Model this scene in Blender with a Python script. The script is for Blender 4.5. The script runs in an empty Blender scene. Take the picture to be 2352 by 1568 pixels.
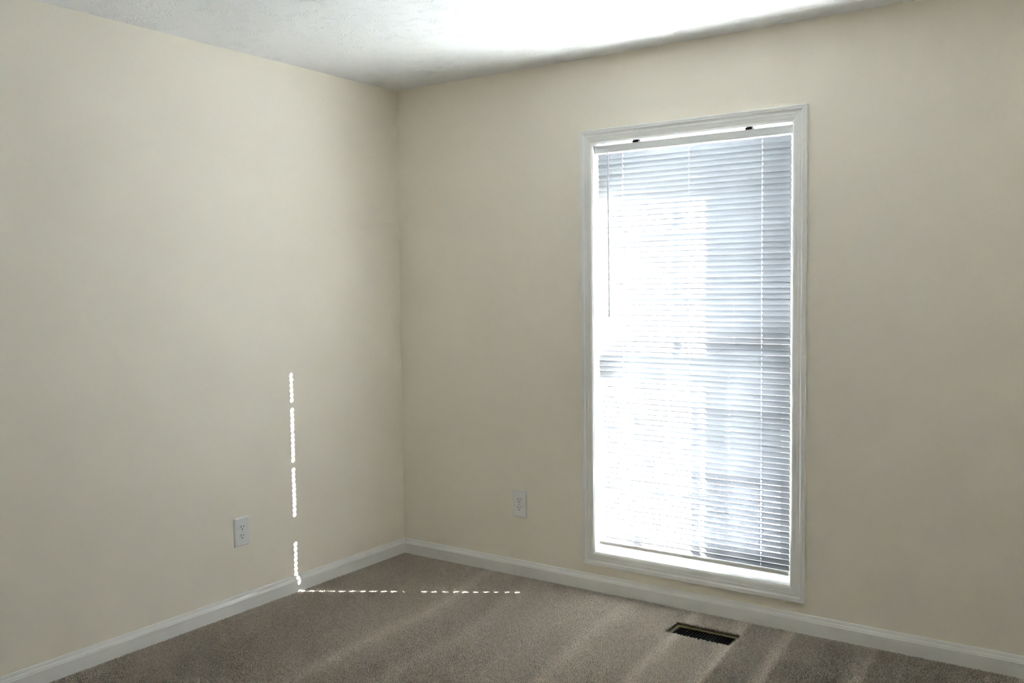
import bpy, bmesh, math, random
import numpy as np
from mathutils import Matrix, Vector

random.seed(7)
scene = bpy.context.scene
COL = scene.collection

# ------------------------------------------------------------------ camera
cam_data = bpy.data.cameras.new('camera')
cam_data.sensor_fit = 'HORIZONTAL'
cam_data.sensor_width = 36.0
cam_data.lens = 2107.5 / 2352.0 * 36.0
cam_data.clip_start = 0.02
cam_data.clip_end = 500
cam = bpy.data.objects.new('camera', cam_data)
COL.objects.link(cam)
YAW, PITCH, ROLL = -0.6060, -0.0578, -0.0116
fw = Vector((math.sin(YAW) * math.cos(PITCH), math.cos(YAW) * math.cos(PITCH), math.sin(PITCH)))
rt = Vector((math.cos(YAW), -math.sin(YAW), 0))
up = rt.cross(fw)
rt2 = math.cos(ROLL) * rt + math.sin(ROLL) * up
up2 = -math.sin(ROLL) * rt + math.cos(ROLL) * up
rot = Matrix((rt2, up2, -fw)).transposed()
cam.matrix_world = Matrix.Translation((3.2539, -3.6611, 1.4068)) @ rot.to_4x4()
scene.camera = cam

# ------------------------------------------------------------------ light
SUN_DIR = Vector((-0.852, -0.523, -0.485)).normalized()      # way the sunlight travels
SUN_STRENGTH = 300.0
SKY_STRENGTH = 0.5
world = bpy.data.worlds.new('sky')
scene.world = world
world.use_nodes = True
wn = world.node_tree.nodes
wl = world.node_tree.links
wn.clear()
sky = wn.new('ShaderNodeTexSky')
sky.sky_type = 'NISHITA'
sky.sun_disc = False
sky.sun_elevation = math.asin(-SUN_DIR.z)
sky.sun_rotation = math.atan2(-SUN_DIR.x, -SUN_DIR.y)
bg = wn.new('ShaderNodeBackground')
bg.inputs['Strength'].default_value = SKY_STRENGTH
wo = wn.new('ShaderNodeOutputWorld')
wl.new(sky.outputs['Color'], bg.inputs['Color'])
wl.new(bg.outputs['Background'], wo.inputs['Surface'])

sun_data = bpy.data.lights.new('sun', 'SUN')
sun_data.energy = SUN_STRENGTH
sun_data.angle = math.radians(0.53)
sun_data.color = (0.98, 1.0, 0.99)
sun = bpy.data.objects.new('sun', sun_data)
COL.objects.link(sun)
sun.rotation_euler = SUN_DIR.to_track_quat('-Z', 'Y').to_euler()
sun.location = (6, 5, 5)

scene.view_settings.view_transform = 'Standard'
scene.view_settings.look = 'None'
scene.view_settings.gamma = 1.0
scene.view_settings.use_curve_mapping = False
scene.view_settings.exposure = 1.90

cy = scene.cycles
cy.max_bounces = 10
cy.diffuse_bounces = 8
cy.glossy_bounces = 4
cy.transmission_bounces = 8
cy.transparent_max_bounces = 12
cy.sample_clamp_indirect = 12.0
cy.use_denoising = True
cy.use_adaptive_sampling = False
cy.use_light_tree = True

# ------------------------------------------------------------------ helpers
def mat(name, color, rough=0.6, spec=0.5, metallic=0.0):
    m = bpy.data.materials.new(name)
    m.use_nodes = True
    b = m.node_tree.nodes['Principled BSDF']
    b.inputs['Base Color'].default_value = (*color, 1)
    b.inputs['Roughness'].default_value = rough
    b.inputs['Specular IOR Level'].default_value = spec
    b.inputs['Metallic'].default_value = metallic
    return m

def nd(m, t, **kw):
    n = m.node_tree.nodes.new(t)
    for k, v in kw.items():
        setattr(n, k, v)
    return n

def ln(m, a, b):
    m.node_tree.links.new(a, b)

def bsdf(m):
    return m.node_tree.nodes['Principled BSDF']

def add_bump(m, scale, strength, distance, detail=4, coord='Object'):
    tc = nd(m, 'ShaderNodeTexCoord')
    ns = nd(m, 'ShaderNodeTexNoise')
    ns.inputs['Scale'].default_value = scale
    ns.inputs['Detail'].default_value = detail
    bp = nd(m, 'ShaderNodeBump')
    bp.inputs['Strength'].default_value = strength
    bp.inputs['Distance'].default_value = distance
    ln(m, tc.outputs[coord], ns.inputs['Vector'])
    ln(m, ns.outputs['Fac'], bp.inputs['Height'])
    ln(m, bp.outputs['Normal'], bsdf(m).inputs['Normal'])
    return ns, bp

def add_box(bm, x0, x1, y0, y1, z0, z1):
    vs = [bm.verts.new((x, y, z)) for x in (x0, x1) for y in (y0, y1) for z in (z0, z1)]
    for q in ((0, 1, 3, 2), (4, 6, 7, 5), (0, 4, 5, 1), (2, 3, 7, 6), (0, 2, 6, 4), (1, 5, 7, 3)):
        bm.faces.new([vs[i] for i in q])

def add_tube(bm, p0, p1, r, n=8, r1=None):
    p0, p1 = Vector(p0), Vector(p1)
    r1 = r if r1 is None else r1
    ax = (p1 - p0).normalized()
    t = Vector((1, 0, 0)) if abs(ax.x) < 0.9 else Vector((0, 1, 0))
    a = ax.cross(t).normalized()
    b = ax.cross(a)
    ra, rb = [], []
    for i in range(n):
        d = a * math.cos(2 * math.pi * i / n) + b * math.sin(2 * math.pi * i / n)
        ra.append(bm.verts.new(p0 + d * r))
        rb.append(bm.verts.new(p1 + d * r1))
    for i in range(n):
        j = (i + 1) % n
        bm.faces.new((ra[i], ra[j], rb[j], rb[i]))
    bm.faces.new(ra[::-1])
    bm.faces.new(rb)

def add_prism(bm, sec_a, sec_b):
    """Closed solid between two matching rings of points."""
    va = [bm.verts.new(p) for p in sec_a]
    vb = [bm.verts.new(p) for p in sec_b]
    n = len(va)
    for i in range(n):
        j = (i + 1) % n
        bm.faces.new((va[i], va[j], vb[j], vb[i]))
    bm.faces.new(va[::-1])
    bm.faces.new(vb)

def bevel(bm, w, seg=2):
    bmesh.ops.bevel(bm, geom=bm.edges[:], offset=w, segments=seg, affect='EDGES', profile=0.5, clamp_overlap=True)

def obj(name, bm, m, parent=None, smooth=False, loc=None):
    if bm.faces:
        bmesh.ops.recalc_face_normals(bm, faces=bm.faces[:])
    me = bpy.data.meshes.new(name)
    bm.to_mesh(me)
    bm.free()
    me.materials.append(m)
    if smooth:
        for p in me.polygons:
            p.use_smooth = True
    o = bpy.data.objects.new(name, me)
    COL.objects.link(o)
    if loc is not None:
        o.location = loc
    if parent is not None:
        o.parent = parent
    return o

def box_obj(name, x0, x1, y0, y1, z0, z1, m, parent=None, bev=0.0):
    """Box in the parent's own coordinates; origin at the box centre."""
    c = Vector(((x0 + x1) / 2, (y0 + y1) / 2, (z0 + z1) / 2))
    bm = bmesh.new()
    add_box(bm, x0 - c.x, x1 - c.x, y0 - c.y, y1 - c.y, z0 - c.z, z1 - c.z)
    if bev:
        bmesh.ops.recalc_face_normals(bm, faces=bm.faces[:])
        bevel(bm, bev)
    return obj(name, bm, m, parent, loc=c)

def share(src, name, loc, parent=None, rot=None):
    o = bpy.data.objects.new(name, src.data)
    COL.objects.link(o)
    o.location = loc
    if rot is not None:
        o.rotation_euler = rot
    if parent is not None:
        o.parent = parent
    return o

def empty(name, loc=(0, 0, 0)):
    o = bpy.data.objects.new(name, None)
    COL.objects.link(o)
    o.location = loc
    o.empty_display_size = 0.05
    return o

def struct(o, label, cat):
    o['kind'] = 'structure'
    o['label'] = label
    o['category'] = cat
    return o

def tag(o, label, cat, group=None):
    o['label'] = label
    o['category'] = cat
    if group:
        o['group'] = group
    return o

# ------------------------------------------------------------------ materials
M = {}
M['wall'] = mat('cream_wall_paint', (0.885, 0.835, 0.742), 0.6, 0.0)

M['ceiling'] = mat('white_ceiling_texture', (0.87, 0.88, 0.885), 0.8, 0.0)
m = M['ceiling']
tc = nd(m, 'ShaderNodeTexCoord')
nz = nd(m, 'ShaderNodeTexNoise'); nz.inputs['Scale'].default_value = 11; nz.inputs['Detail'].default_value = 0
mp = nd(m, 'ShaderNodeMapping'); mp.inputs['Scale'].default_value = (1, 1, 1)
mixv = nd(m, 'ShaderNodeMixRGB'); mixv.inputs['Fac'].default_value = 0.25
ln(m, tc.outputs['Object'], nz.inputs['Vector'])
ln(m, tc.outputs['Object'], mixv.inputs['Color1'])
ln(m, nz.outputs['Color'], mixv.inputs['Color2'])
vo = nd(m, 'ShaderNodeTexVoronoi'); vo.feature = 'DISTANCE_TO_EDGE'; vo.inputs['Scale'].default_value = 48
ln(m, mixv.outputs['Color'], vo.inputs['Vector'])
rp = nd(m, 'ShaderNodeValToRGB')
rp.color_ramp.elements[0].position = 0.0; rp.color_ramp.elements[0].color = (1, 1, 1, 1)
rp.color_ramp.elements[1].position = 0.16; rp.color_ramp.elements[1].color = (0, 0, 0, 1)
ln(m, vo.outputs['Distance'], rp.inputs['Fac'])
msk = nd(m, 'ShaderNodeTexNoise'); msk.inputs['Scale'].default_value = 16; msk.inputs['Detail'].default_value = 1
mskr = nd(m, 'ShaderNodeValToRGB')
mskr.color_ramp.elements[0].position = 0.47; mskr.color_ramp.elements[1].position = 0.62
ln(m, tc.outputs['Object'], msk.inputs['Vector'])
ln(m, msk.outputs['Fac'], mskr.inputs['Fac'])
mul = nd(m, 'ShaderNodeMath'); mul.operation = 'MULTIPLY'
ln(m, rp.outputs['Color'], mul.inputs[0]); ln(m, mskr.outputs['Color'], mul.inputs[1])
fine = nd(m, 'ShaderNodeTexNoise'); fine.inputs['Scale'].default_value = 120; fine.inputs['Detail'].default_value = 1
ln(m, tc.outputs['Object'], fine.inputs['Vector'])
ad = nd(m, 'ShaderNodeMath'); ad.operation = 'MULTIPLY_ADD'; ad.inputs[1].default_value = 0.5
ln(m, fine.outputs['Fac'], ad.inputs[0]); ln(m, mul.outputs[0], ad.inputs[2])
bp = nd(m, 'ShaderNodeBump'); bp.inputs['Strength'].default_value = 0.75; bp.inputs['Distance'].default_value = 0.003
ln(m, ad.outputs[0], bp.inputs['Height']); ln(m, bp.outputs['Normal'], bsdf(m).inputs['Normal'])

M['trim'] = mat('white_trim_paint', (0.83, 0.83, 0.81), 0.35, 0.5)
M['vinyl'] = mat('white_window_vinyl', (0.82, 0.83, 0.84), 0.35, 0.5)
M['plate'] = mat('white_outlet_plastic', (0.80, 0.81, 0.81), 0.3, 0.5)
M['slot'] = mat('dark_slot', (0.02, 0.02, 0.02), 0.7, 0.2)
M['screw'] = mat('painted_screw', (0.55, 0.55, 0.54), 0.35, 0.5)
M['backdrop'] = mat('backdrop_siding', (0.30, 0.29, 0.28), 0.9, 0.2)  # for the added wall that darkens the view behind the slats
M['headrail'] = mat('white_enamelled_steel', (0.78, 0.79, 0.80), 0.4, 0.5)
M['rail'] = mat('white_enamelled_bottom_rail', (0.72, 0.70, 0.66), 0.4, 0.5)
M['clip'] = mat('dark_steel_clip', (0.02, 0.022, 0.025), 0.4, 0.5, 0.6)
M['cord'] = mat('white_cord', (0.85, 0.85, 0.85), 0.8, 0.2)
M['brass'] = mat('brown_brass_register', (0.10, 0.082, 0.028), 0.45, 0.4, 0.2)
M['louver'] = mat('dark_louver', (0.007, 0.006, 0.009), 0.7, 0.15)
M['duct'] = mat('dark_duct', (0.01, 0.01, 0.012), 0.9, 0.1)
M['lawn'] = mat('bare_winter_lawn', (0.135, 0.13, 0.125), 1.0, 0.05)
add_bump(M['lawn'], 30, 0.5, 0.03)
M['ground'] = mat('pale_bounce_concrete', (0.60, 0.655, 0.72), 0.9, 0.1)  # bright cool tone for the added slab that bounces sun indoors
add_bump(M['ground'], 6, 0.2, 0.02)

# tilt wand: clear grey plastic
M['wand'] = mat('clear_grey_plastic', (0.52, 0.54, 0.58), 0.2, 0.5)

# window glass
m = bpy.data.materials.new('window_glass'); m.use_nodes = True
m.node_tree.nodes.clear()
out = nd(m, 'ShaderNodeOutputMaterial')
tr = nd(m, 'ShaderNodeBsdfTransparent'); tr.inputs['Color'].default_value = (0.965, 0.975, 0.97, 1)
gl = nd(m, 'ShaderNodeBsdfGlossy'); gl.inputs['Roughness'].default_value = 0.02
mx = nd(m, 'ShaderNodeMixShader'); mx.inputs['Fac'].default_value = 0.05
ln(m, tr.outputs[0], mx.inputs[1]); ln(m, gl.outputs[0], mx.inputs[2])
ln(m, mx.outputs[0], out.inputs['Surface'])
M['glass'] = m

# blind slat: thin vinyl that lets a little light through
m = bpy.data.materials.new('translucent_white_vinyl_slat'); m.use_nodes = True
m.node_tree.nodes.clear()
out = nd(m, 'ShaderNodeOutputMaterial')
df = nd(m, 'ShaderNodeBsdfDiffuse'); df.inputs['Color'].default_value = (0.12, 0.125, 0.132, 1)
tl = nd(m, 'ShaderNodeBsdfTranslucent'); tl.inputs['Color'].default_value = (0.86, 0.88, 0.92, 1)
gs = nd(m, 'ShaderNodeBsdfGlossy'); gs.inputs['Roughness'].default_value = 0.35; gs.inputs['Color'].default_value = (0.9, 0.9, 0.9, 1)
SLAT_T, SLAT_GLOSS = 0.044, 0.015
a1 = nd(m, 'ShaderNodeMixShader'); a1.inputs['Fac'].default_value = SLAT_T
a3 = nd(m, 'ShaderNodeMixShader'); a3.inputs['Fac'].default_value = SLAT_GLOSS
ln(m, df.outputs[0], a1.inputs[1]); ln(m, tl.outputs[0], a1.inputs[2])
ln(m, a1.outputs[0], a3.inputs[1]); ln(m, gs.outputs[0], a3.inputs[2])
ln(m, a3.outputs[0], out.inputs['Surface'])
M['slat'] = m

# carpet: taupe cut pile, with the nap brushed in passes by a vacuum cleaner
m = mat('taupe_cut_pile_carpet', (0.22, 0.19, 0.16), 0.8, 0.2)
b = bsdf(m)
b.inputs['Sheen Weight'].default_value = 0.0
b.inputs['Sheen Roughness'].default_value = 0.6
tc = nd(m, 'ShaderNodeTexCoord')
sep = nd(m, 'ShaderNodeSeparateXYZ')
ln(m, tc.outputs['Object'], sep.inputs[0])
wob = nd(m, 'ShaderNodeTexNoise'); wob.inputs['Scale'].default_value = 1.6; wob.inputs['Detail'].default_value = 2
ln(m, tc.outputs['Object'], wob.inputs['Vector'])
# vacuum passes run out from the window wall: position across them, with a slight slant and wander
mad = nd(m, 'ShaderNodeMath'); mad.operation = 'MULTIPLY_ADD'; mad.inputs[1].default_value = 0.08
ln(m, sep.outputs['Y'], mad.inputs[0]); ln(m, sep.outputs['X'], mad.inputs[2])
mad2 = nd(m, 'ShaderNodeMath'); mad2.operation = 'MULTIPLY_ADD'; mad2.inputs[1].default_value = 0.09
ln(m, wob.outputs['Fac'], mad2.inputs[0]); ln(m, mad.outputs[0], mad2.inputs[2])
mr = nd(m, 'ShaderNodeMapRange'); mr.inputs['From Min'].default_value = 0.0; mr.inputs['From Max'].default_value = 3.6
ln(m, mad2.outputs[0], mr.inputs['Value'])
br = nd(m, 'ShaderNodeValToRGB')
STOPS = [(0, .45), (.22, .30), (.42, .38), (.58, .48), (.645, .80), (.70, .50), (.86, .42), (.93, .66), (1.02, .48), (1.20, .58), (1.37, .52),
         (1.42, .82), (1.48, .58), (1.69, .58), (1.725, 1.0), (1.77, .62), (1.90, .58), (1.955, .95), (1.975, .38), (2.09, .36), (2.135, .78),
         (2.165, .28), (2.38, .22), (2.455, .62), (2.475, .2), (2.85, .3), (3.0, .6), (3.3, .3)]
el = br.color_ramp.elements
while len(el) > 1:
    el.remove(el[-1])
el[0].position = 0.0; el[0].color = (STOPS[0][1],) * 3 + (1,)
for (x, v) in STOPS[1:]:
    e = el.new(x / 3.6); e.color = (v, v, v, 1)
ln(m, mr.outputs[0], br.inputs['Fac'])
tuft = nd(m, 'ShaderNodeTexNoise'); tuft.inputs['Scale'].default_value = 290; tuft.inputs['Detail'].default_value = 4
ln(m, tc.outputs['Object'], tuft.inputs['Vector'])
tr_ = nd(m, 'ShaderNodeValToRGB')
tr_.color_ramp.elements[0].position = 0.36; tr_.color_ramp.elements[0].color = (0.036, 0.027, 0.019, 1)
tr_.color_ramp.elements[1].position = 0.62; tr_.color_ramp.elements[1].color = (0.225, 0.186, 0.146, 1)
ln(m, tuft.outputs['Fac'], tr_.inputs['Fac'])
lit = nd(m, 'ShaderNodeMixRGB'); lit.blend_type = 'MULTIPLY'; lit.inputs['Fac'].default_value = 1.0
scl = nd(m, 'ShaderNodeMapRange'); scl.inputs['To Min'].default_value = 0.70; scl.inputs['To Max'].default_value = 1.45
ln(m, br.outputs['Color'], scl.inputs['Value'])
ln(m, tr_.outputs['Color'], lit.inputs['Color1']); ln(m, scl.outputs[0], lit.inputs['Color2'])
ln(m, lit.outputs['Color'], b.inputs['Base Color'])
bp = nd(m, 'ShaderNodeBump'); bp.inputs['Strength'].default_value = 0.9; bp.inputs['Distance'].default_value = 0.006
ln(m, tuft.outputs['Fac'], bp.inputs['Height']); ln(m, bp.outputs['Normal'], b.inputs['Normal'])
M['carpet'] = m

m = mat('taupe_carpet_tuft', (0.3, 0.25, 0.2), 0.55, 0.7)
an = nd(m, 'ShaderNodeAttribute'); an.attribute_name = 'nap'
mm = nd(m, 'ShaderNodeMixRGB'); mm.blend_type = 'MULTIPLY'; mm.inputs['Fac'].default_value = 1.0
mm.inputs['Color1'].default_value = (0.400, 0.348, 0.288, 1)
ln(m, an.outputs['Fac'], mm.inputs['Color2'])
ln(m, mm.outputs['Color'], bsdf(m).inputs['Base Color'])
M['pile'] = m

# ------------------------------------------------------------------ room shell
H = 2.44
XR, YB = 3.62, -4.02                    # right and back walls (behind the camera)
WT = 0.12
# window opening (inner face of the jamb boards) and casing
JX0, JX1, JZ0, JZ1 = 1.1740, 2.0825, 0.1845, 2.0540
CX0, CX1, CZ0, CZ1 = 1.1135, 2.1428, 0.1236, 2.1148       # outer edge of casing
JT = 0.014                                                # jamb thickness
HX0, HX1, HZ0, HZ1 = JX0 - JT, JX1 + JT, JZ0 - 0.02, JZ1 + JT
FY = 0.20                                                 # exterior face

# floor with a rectangular cut-out for the register
RX0, RX1, RY0, RY1 = 1.660, 1.938, -0.293, -0.160
bm = bmesh.new()
xs = [-WT, RX0, RX1, XR + WT]
ys = [YB - WT, RY0, RY1, 0.0]
for i in range(3):
    for j in range(3):
        if i == 1 and j == 1:
            continue
        add_box(bm, xs[i], xs[i + 1], ys[j], ys[j + 1], -0.10, -0.004)
bmesh.ops.remove_doubles(bm, verts=bm.verts[:], dist=1e-5)
seen = {}
for f in list(bm.faces):
    k = tuple(round(c, 4) for c in f.calc_center_median())
    seen.setdefault(k, []).append(f)
bmesh.ops.delete(bm, geom=[f for v in seen.values() if len(v) > 1 for f in v], context='FACES')
struct(obj('floor', bm, M['carpet']), 'taupe cut pile carpet floor with vacuum tracks', 'floor')

bm = bmesh.new(); add_box(bm, -WT, XR + WT, YB - WT, FY, H, H + 0.1)
struct(obj('ceiling', bm, M['ceiling']), 'white ceiling with brushed plaster texture', 'ceiling')
bm = bmesh.new(); add_box(bm, -WT, 0, YB - WT, FY, -0.1, H)
struct(obj('wall_left', bm, M['wall']), 'cream painted wall on the left crossed by sun dots', 'wall')
bm = bmesh.new(); add_box(bm, XR, XR + WT, YB - WT, FY, -0.1, H)
struct(obj('wall_right', bm, M['wall']), 'cream painted wall to the right of the window wall', 'wall')
bm = bmesh.new(); add_box(bm, 0, XR, YB - WT, YB, -0.1, H)
struct(obj('wall_back', bm, M['wall']), 'cream painted wall facing the window wall', 'wall')
bm = bmesh.new()
xs = [0, HX0, HX1, XR]; zs = [-0.1, HZ0, HZ1, H]
for i in range(3):
    for k in range(3):
        if i == 1 and k == 1:
            continue
        add_box(bm, xs[i], xs[i + 1], 0.0, FY, zs[k], zs[k + 1])
bmesh.ops.remove_doubles(bm, verts=bm.verts[:], dist=1e-5)
seen = {}
for f in list(bm.faces):
    k = tuple(round(c, 4) for c in f.calc_center_median())
    seen.setdefault(k, []).append(f)
bmesh.ops.delete(bm, geom=[f for v in seen.values() if len(v) > 1 for f in v], context='FACES')
struct(obj('wall_front', bm, M['wall']), 'cream painted wall that holds the tall window', 'wall')

bm = bmesh.new()
add_box(bm, -60, 60, -60, 90, -0.75, -0.55)
struct(obj('ground', bm, M['lawn']), 'lawn around the house outside the window', 'ground')
bm = bmesh.new()  # unseen slab, added to throw sunlight up through the slats onto the ceiling
add_box(bm, -6, 12, 1.90, 6.5, -0.56, -0.53)
struct(obj('bounce_slab', bm, M['ground']), 'unseen pale slab added to bounce sunlight up through the blind', 'bounce_slab')

bm = bmesh.new()  # unseen wall, added so the view out through the slats stays dark
add_box(bm, -14, 9, 9.0, 9.3, -0.56, 3.0)
struct(obj('backdrop_wall', bm, M['backdrop']), 'unseen wall added to darken the view through the blind', 'wall')

# baseboards: flat face with a moulded top edge
BASE = [(0, -0.004), (0.0125, -0.004), (0.0125, 0.0525), (0.0105, 0.0545), (0.0105, 0.0565), (0.0085, 0.0615),
        (0.0060, 0.0660), (0.0055, 0.0700), (0.0040, 0.0735), (0.0040, 0.0760), (0.0020, 0.0775), (0, 0.0775)]
def baseboard(name, ring0, ring1, label):
    bm = bmesh.new()
    add_prism(bm, ring0, ring1)
    struct(obj(name, bm, M['trim']), label, 'baseboard')
baseboard('baseboard_left', [(t, -t, z) for t, z in BASE], [(t, YB + t, z) for t, z in BASE],
          'white moulded baseboard along the left wall')
baseboard('baseboard_front', [(t, -t, z) for t, z in BASE], [(XR - t, -t, z) for t, z in BASE],
          'white moulded baseboard below the window')
baseboard('baseboard_right', [(XR - t, -t, z) for t, z in BASE], [(XR - t, YB + t, z) for t, z in BASE],
          'white moulded baseboard along the right wall')
baseboard('baseboard_back', [(t, YB + t, z) for t, z in BASE], [(XR - t, YB + t, z) for t, z in BASE],
          'white moulded baseboard facing the window')

# ------------------------------------------------------------------ window
win = struct(empty('window_1', ((CX0 + CX1) / 2, 0, CZ0)), 'tall white framed double-hung window behind closed blind', 'window')
bpy.context.view_layer.update()
WO = win.location.copy()
def wparent(o):
    o.parent = win
    o.matrix_parent_inverse = Matrix.Translation(-WO)
    return o

# casing boards, mitred; profile: distance from the outer edge, thickness
CAS = [(0, 0), (0, 0.0155), (0.002, 0.0175), (0.0085, 0.0175), (0.0100, 0.0160), (0.0112, 0.0160), (0.0125, 0.0172),
       (0.0165, 0.0165), (0.0215, 0.0130), (0.0270, 0.0118), (0.0330, 0.0122), (0.0345, 0.0108), (0.0360, 0.0108),
       (0.0400, 0.0105), (0.0480, 0.0098), (0.0545, 0.0080), (0.0582, 0.0050), (0.0582, 0)]
def ring(cx, cz, sx, sz):
    return [(cx + sx * u, -t, cz + sz * u) for u, t in CAS]
corn = {'bl': ring(CX0, CZ0, 1, 1), 'br': ring(CX1, CZ0, -1, 1), 'tr': ring(CX1, CZ1, -1, -1), 'tl': ring(CX0, CZ1, 1, -1)}
for a, b_ in (('bl', 'br'), ('br', 'tr'), ('tr', 'tl'), ('tl', 'bl')):
    bm = bmesh.new()
    add_prism(bm, corn[a], corn[b_])
    wparent(obj('casing_board', bm, M['trim']))
# jamb boards lining the opening, and the flat stool below
JD = 0.088
for (x0, x1, z0, z1) in ((HX0, JX0, HZ0, HZ1), (JX1, HX1, HZ0, HZ1), (JX0, JX1, JZ1, HZ1)):
    bm = bmesh.new(); add_box(bm, x0, x1, -0.003, JD, z0, z1)
    wparent(obj('jamb_board', bm, M['trim']))
bm = bmesh.new(); add_box(bm, JX0, JX1, -0.004, JD, HZ0, JZ0); bevel(bm, 0.0015)
wparent(obj('stool', bm, M['trim']))
# window frame set in the wall outside the jambs
FX0, FX1, FZ0, FZ1 = JX0 + 0.016, JX1 - 0.016, JZ0 + 0.020, JZ1 - 0.018
for (x0, x1, z0, z1) in ((HX0, FX0, HZ0, HZ1), (FX1, HX1, HZ0, HZ1), (FX0, FX1, FZ1, HZ1), (FX0, FX1, HZ0, FZ0)):
    bm = bmesh.new(); add_box(bm, x0, x1, JD, FY, z0, z1)
    wparent(obj('frame_member', bm, M['vinyl']))
# outer trim framing the daylight opening
OX0, OX1, OZ0, OZ1 = 1.268, 1.980, 0.215, 1.931
for (x0, x1, z0, z1) in ((HX0, OX0, HZ0, HZ1), (OX1, HX1, HZ0, HZ1), (OX0, OX1, OZ1, HZ1), (OX0, OX1, HZ0, OZ0)):
    bm = bmesh.new(); add_box(bm, x0, x1, 0.182, FY + 0.012, z0, z1)
    wparent(obj('outer_trim', bm, M['vinyl']))

VM = (1.4855, 1.7705)
def sash(yc, z0, z1, top_rail, bottom_rail, hz):
    t = 0.014
    st = 0.056
    gx0, gx1, gz0, gz1 = FX0 + st, FX1 - st, z0 + bottom_rail, z1 - top_rail
    bm = bmesh.new()
    add_box(bm, FX0, gx0, yc - t, yc + t, z0, z1)
    add_box(bm, gx1, FX1, yc - t, yc + t, z0, z1)
    add_box(bm, gx0, gx1, yc - t, yc + t, gz1, z1)
    add_box(bm, gx0, gx1, yc - t, yc + t, z0, gz0)
    s = wparent(obj('sash', bm, M['vinyl']))
    mh = 0.009
    def sub(o):
        o.parent = s
        o.matrix_parent_inverse = Matrix.Identity(4)
    for x in VM:
        bm = bmesh.new(); add_box(bm, x - mh, x + mh, yc - 0.008, yc + 0.008, gz0, gz1)
        sub(obj('muntin', bm, M['vinyl']))
    for z in hz:
        bm = bmesh.new(); add_box(bm, gx0, gx1, yc - 0.007, yc + 0.007, z - mh, z + mh)
        sub(obj('muntin', bm, M['vinyl']))
    cx = [gx0, *VM, gx1]
    cz = [gz0, *hz, gz1]
    for i in range(3):
        for k in range(3):
            x0, x1 = cx[i] + (mh if i else -0.003), cx[i + 1] - (mh if i < 2 else -0.003)
            zz0, zz1 = cz[k] + (mh if k else -0.003), cz[k + 1] - (mh if k < 2 else -0.003)
            bm = bmesh.new(); add_box(bm, x0, x1, yc - 0.0015, yc + 0.0015, zz0, zz1)
            sub(obj('pane', bm, M['glass']))
sash(0.109, FZ0, 1.150, 0.045, 0.055, (0.552, 0.830))
sash(0.162, 1.105, FZ1, 0.050, 0.045, (1.461, 1.735))

# ------------------------------------------------------------------ blind
BY = 0.037
BX0, BX1 = 1.181, 2.066
PITCH_Z, SLAT_W = 0.0235, 0.0256
TILT = math.radians(66.8)
CORDS = (1.308, 1.627, 1.947)
ZTOP, ZBOT = 1.9955, 0.2425
base = Vector(((BX0 + BX1) / 2, BY, 0.212))
blind = tag(empty('window_blind', base), 'closed white mini blind with narrow horizontal slats hanging in the window', 'blind')
xc = base.x
def slat_mesh():
    bm = bmesh.new()
    hw, hl = 0.0021, 0.0029
    h = SLAT_W / 2
    ex = []
    for c in (CORDS[0], CORDS[2]):
        ex += [c - hw - xc, c + hw - xc]
    xs = [BX0 - xc, ex[0], ex[1], ex[2], ex[3], BX1 - xc]
    ss = [-h, -0.0085, -hl, -0.0012, 0.0012, hl, 0.0085, h]
    grid = [[bm.verts.new((x, s, 0.0012 * (1 - (s / h) ** 2))) for s in ss] for x in xs]
    for i in range(len(xs) - 1):
        for j in range(len(ss) - 1):
            if i in (1, 3) and j in (2, 3, 4):
                continue
            bm.faces.new((grid[i][j], grid[i][j + 1], grid[i + 1][j + 1], grid[i + 1][j]))
    me = bpy.data.meshes.new('slat')
    bm.to_mesh(me); bm.free()
    me.materials.append(M['slat'])
    for p in me.polygons:
        p.use_smooth = True
    return me
sm = slat_mesh()
n_slats = int(round((ZTOP - ZBOT) / PITCH_Z)) + 1
for i in range(n_slats):
    o = bpy.data.objects.new('slat', sm)
    COL.objects.link(o)
    o.parent = blind
    o.location = (random.uniform(-0.0008, 0.0008), random.uniform(-0.0006, 0.0006),
                  ZTOP - i * (ZTOP - ZBOT) / (n_slats - 1) - base.z + random.uniform(-0.0004, 0.0004))
    o.rotation_euler = (-(TILT + math.radians(random.gauss(0, 1.3))), random.uniform(-0.0006, 0.0006), 0)

def bpart(name, bm, m, smooth=False):
    o = obj(name, bm, m, smooth=smooth)
    o.parent = blind
    o.matrix_parent_inverse = Matrix.Translation(-base)
    return o
# headrail: folded steel channel with rounded lower front edge
HR0, HR1, HRB, HRT = 1.1815, 2.0660, 2.0095, 2.0440
prof = [(0.0160, HRT), (0.0155, HRB + 0.006), (0.0165, HRB + 0.002), (0.0195, HRB), (0.0500, HRB), (0.0525, HRB + 0.002), (0.0525, HRT), (0.0490, HRT), (0.0490, HRT - 0.002),
        (0.0195, HRT - 0.002), (0.0195, HRT)]
bm = bmesh.new()
add_prism(bm, [(HR0, y, z) for y, z in prof], [(HR1, y, z) for y, z in prof])
hr = bpart('headrail', bm, M['headrail'])
# end brackets clasp the headrail against the jambs
for (x0, x1) in ((JX0 + 0.0005, HR0), (HR1, JX1 - 0.0005)):
    bm = bmesh.new(); add_box(bm, x0, x1, 0.0150, 0.054, HRB - 0.001, HRT + 0.0015); bevel(bm, 0.0012)
    bpart('end_bracket', bm, M['headrail'])
# dark clips between headrail and head jamb
for xa in (1.380, 1.896):
    bm = bmesh.new()
    add_box(bm, xa - 0.0140, xa + 0.0140, 0.014, 0.046, HRT, HRT + 0.0065)
    add_box(bm, xa - 0.0110, xa + 0.0110, 0.017, 0.040, HRT + 0.0065, JZ1)
    bpart('mounting_clip', bm, M['clip'])
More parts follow.
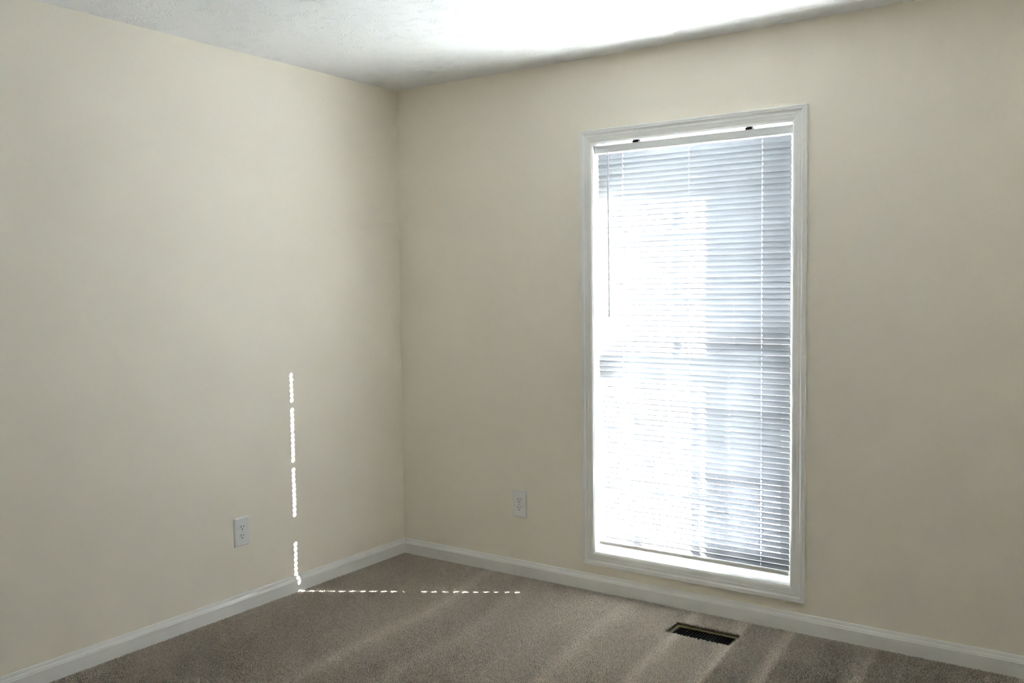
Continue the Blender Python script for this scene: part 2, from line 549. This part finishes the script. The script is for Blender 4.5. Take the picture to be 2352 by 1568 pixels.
# bottom rail
bm = bmesh.new()
prof = [(0.0250, 0.2165), (0.0250, 0.2270), (0.0265, 0.2295), (0.0475, 0.2295), (0.0490, 0.2270), (0.0490, 0.2165), (0.0470, 0.2145), (0.0270, 0.2145)]
add_prism(bm, [(BX0, y, z) for y, z in prof], [(BX1, y, z) for y, z in prof])
br_ = bpart('bottom_rail', bm, M['rail'])
for c in CORDS:
    bm = bmesh.new(); add_tube(bm, (c, BY, 0.2120), (c, BY, 0.2146), 0.0045, 10)
    o = obj('cord_plug', bm, M['plate']); o.parent = br_
# ladder cords in front of and behind the slats, with a rung under every slat; lift cord through the route holes
for k, c in enumerate(CORDS):
    bm = bmesh.new()
    for y in (BY - 0.0072, BY + 0.0072):
        add_tube(bm, (c, y, 0.2295), (c, y, HRB + 0.001), 0.0005, 5)
    for i in range(n_slats):
        z = ZTOP - i * (ZTOP - ZBOT) / (n_slats - 1)
        add_tube(bm, (c, BY - 0.0072, z + 0.0095), (c, BY + 0.0072, z - 0.0135), 0.00035, 4)
    bpart('ladder_cord', bm, M['cord'])
# tilt wand on a small hook
hx = 1.244
bm = bmesh.new(); add_tube(bm, (hx, 0.0125, 1.9960), (hx + 0.003, 0.0115, 1.2715), 0.0036, 6)
wand = bpart('tilt_wand', bm, M['wand'])
bm = bmesh.new()
add_tube(bm, (hx, 0.022, HRB + 0.003), (hx, 0.0125, HRB + 0.001), 0.0042, 8, 0.0050)
add_tube(bm, (hx, 0.0125, HRB + 0.004), (hx, 0.0125, 1.9960), 0.0050, 8, 0.0026)
o = obj('wand_hook', bm, M['plate']); o.parent = wand

# ------------------------------------------------------------------ outlets
def make_outlet(loc, rotz, label):
    root = tag(empty('wall_outlet', loc), label, 'outlet', 'duplex outlets low on the walls')
    root.rotation_euler = (0, 0, rotz)
    w, h, d = 0.0800, 0.1275, 0.0066
    # plate: bevelled rim, in local x (width), z (height), -y out of the wall
    bm = bmesh.new()
    def rct(hw, hh, y):
        return [(-hw, y, -hh), (hw, y, -hh), (hw, y, hh), (-hw, y, hh)]
    rings = [rct(w / 2, h / 2, 0), rct(w / 2, h / 2, -0.0025), rct(w / 2 - 0.0008, h / 2 - 0.0008, -0.0040), rct(w / 2 - 0.0050, h / 2 - 0.0050, -d)]
    vr = [[bm.verts.new(p) for p in r_] for r_ in rings]
    for a, b_ in zip(vr, vr[1:]):
        for i in range(4):
            j = (i + 1) % 4
            bm.faces.new((a[i], a[j], b_[j], b_[i]))
    bm.faces.new(vr[0][::-1]); bm.faces.new(vr[-1])
    obj('plate', bm, M['plate'], root)
    for s in (1, -1):
        zc = 0.0195 * s
        bm = bmesh.new()
        n = 28
        pts = []
        for i in range(n):
            t = 2 * math.pi * i / n
            x, z = 0.0172 * math.cos(t), 0.0172 * math.sin(t)
            pts.append((x, max(-0.0140, min(0.0140, z))))
        add_prism(bm, [(x, -d + 0.001, z) for x, z in pts], [(x * 0.97, -d - 0.0012, z * 0.97) for x, z in pts])
        rc = obj('receptacle', bm, M['plate'], root, loc=(0, 0, zc))
        y1 = -d - 0.0012
        for (x, hh) in ((-0.0064, 0.0046), (0.0064, 0.0038)):
            bm = bmesh.new(); add_box(bm, x - 0.0012, x + 0.0012, y1 - 0.0002, y1 + 0.002, 0.0042 - hh, 0.0042 + hh)
            obj('slot', bm, M['slot'], rc)
        bm = bmesh.new()
        add_tube(bm, (0, y1 - 0.0002, -0.0077), (0, y1 + 0.002, -0.0077), 0.0026, 12)
        obj('ground_hole', bm, M['slot'], rc)
    bm = bmesh.new(); add_tube(bm, (0, -d + 0.001, 0), (0, -d - 0.0009, 0), 0.0030, 12)
    scw = obj('screw', bm, M['screw'], root)
    return root
make_outlet((0, -1.0720, 0.3535), math.pi / 2, 'white duplex outlet on the left wall beside the sun dots')
make_outlet((0.7535, 0, 0.3550), 0, 'white duplex outlet on the wall left of the window')

# ------------------------------------------------------------------ floor register
reg = tag(empty('floor_register', ((RX0 + RX1) / 2, (RY0 + RY1) / 2, -0.012)), 'brown metal floor register sunk in the carpet below the window', 'floor vent')
RL, RW = (RX1 - RX0) / 2, (RY1 - RY0) / 2
ft = -0.001
bm = bmesh.new()
b1, b2 = 0.017, 0.0165
add_box(bm, -RL, -RL + b1, -RW, RW, ft - 0.003, ft)
add_box(bm, RL - b1, RL, -RW, RW, ft - 0.003, ft)
add_box(bm, -RL + b1, RL - b1, -RW, -RW + b2, ft - 0.003, ft)
add_box(bm, -RL + b1, RL - b1, RW - b2, RW, ft - 0.003, ft)
obj('frame', bm, M['brass'], reg)
nb = 19
bm = bmesh.new(); add_box(bm, -0.0013, 0.0013, -RW + b2, RW - b2, -0.009, -0.001)
first = obj('louver', bm, M['louver'], reg)
span = RL - b1
for i in range(nb):
    x = -span + 2 * span * (i + 0.5) / nb
    if i == 0:
        first.location = (x, 0, -0.002); first.rotation_euler = (0, 0.35, 0)
    else:
        share(first, 'louver', (x, 0, -0.002), reg, (0, 0.35 if i < nb / 2 else -0.35, 0))
bm = bmesh.new(); add_box(bm, -span, span, -0.0015, 0.0015, -0.012, -0.0095)
obj('crossbar', bm, M['louver'], reg)
bm = bmesh.new()
add_box(bm, -RL + 0.002, RL - 0.002, -RW + 0.002, RW - 0.002, -0.085, -0.080)
for (x0, x1, y0, y1) in ((-RL + 0.002, -RL + 0.004, -RW + 0.002, RW - 0.002), (RL - 0.004, RL - 0.002, -RW + 0.002, RW - 0.002),
                         (-RL + 0.004, RL - 0.004, -RW + 0.002, -RW + 0.004), (-RL + 0.004, RL - 0.004, RW - 0.004, RW - 0.002)):
    add_box(bm, x0, x1, y0, y1, -0.080, ft - 0.003)
obj('duct_boot', bm, M['duct'], reg)

# ------------------------------------------------------------------ carpet pile (cut tufts) over the floor in view
rng = np.random.default_rng(11)
def scatter(sp):
    gx, gy = np.meshgrid(np.arange(0.012, XR - 0.01, sp), np.arange(YB + 0.012, -0.008, sp))
    x = (gx + rng.uniform(-0.45, 0.45, gx.shape) * sp).ravel()
    y = (gy + rng.uniform(-0.45, 0.45, gy.shape) * sp).ravel()
    k = (x > 0.0135) & (y < -0.0135) & (x < XR - 0.0135) & (y > YB + 0.0135)
    k &= ~((x > RX0 - 0.001) & (x < RX1 + 0.001) & (y > RY0 - 0.001) & (y < RY1 + 0.001))
    k &= y > -2.85 + 0.72 * x
    return x[k], y[k]
ax, ay = scatter(0.0042)
px, py = ax, ay
nt = len(px)
wand_ = 0.030 * np.sin(py * 3.1 + px * 1.3) + 0.015 * np.sin(py * 7.7 + px * 4.0)
acr = px + 0.08 * (py + 0.4) + wand_ * np.clip((2.3 - px) / 1.5, 0.15, 1.0)
tx = np.array([a for a, v in STOPS]); tv = np.array([v for a, v in STOPS])
nap = np.interp(acr, tx, tv)
hgt = rng.uniform(0.0060, 0.0086, nt)
rad = rng.uniform(0.0019, 0.0028, nt)
lean_y = (nap - 0.5) * 0.008 + rng.normal(0, 0.0016, nt)
lean_x = rng.normal(0, 0.0018, nt)
ang = rng.uniform(0, 2 * math.pi / 3, nt)
co = np.zeros((nt, 7, 3), np.float32)
for k in range(3):
    ca, sa = np.cos(ang + k * 2 * math.pi / 3), np.sin(ang + k * 2 * math.pi / 3)
    co[:, k, 0] = px + 0.75 * rad * ca; co[:, k, 1] = py + 0.75 * rad * sa; co[:, k, 2] = -0.0045
    co[:, 3 + k, 0] = px + 0.6 * lean_x + rad * ca; co[:, 3 + k, 1] = py + 0.6 * lean_y + rad * sa
    co[:, 3 + k, 2] = -0.0045 + 0.66 * hgt
co[:, 6, 0] = px + lean_x; co[:, 6, 1] = py + lean_y; co[:, 6, 2] = -0.0045 + hgt
tri = []
for k in range(3):
    j = (k + 1) % 3
    tri += [(k, j, 3 + j), (k, 3 + j, 3 + k), (3 + k, 3 + j, 6)]
tri = np.array(tri, np.int32)
faces = (tri[None, :, :] + (np.arange(nt, dtype=np.int32) * 7)[:, None, None]).reshape(-1)
nf = nt * 9
pm = bpy.data.meshes.new('carpet_pile')
pm.vertices.add(nt * 7)
pm.vertices.foreach_set('co', co.reshape(-1))
pm.loops.add(nf * 3)
pm.loops.foreach_set('vertex_index', faces)
pm.polygons.add(nf)
pm.polygons.foreach_set('loop_start', np.arange(0, nf * 3, 3, dtype=np.int32))
pm.update(calc_edges=True)
pm.polygons.foreach_set('use_smooth', np.ones(nf, dtype=bool))
at = pm.attributes.new('nap', 'FLOAT', 'POINT')
shade = np.repeat((0.72 + 0.62 * nap) * rng.uniform(0.78, 1.22, nt), 7).astype(np.float32)
at.data.foreach_set('value', shade)
pm.materials.append(M['pile'])
po_ = bpy.data.objects.new('carpet_pile', pm)
COL.objects.link(po_)
po_['kind'] = 'stuff'
tag(po_, 'taupe cut carpet pile brushed into vacuum tracks', 'carpet')
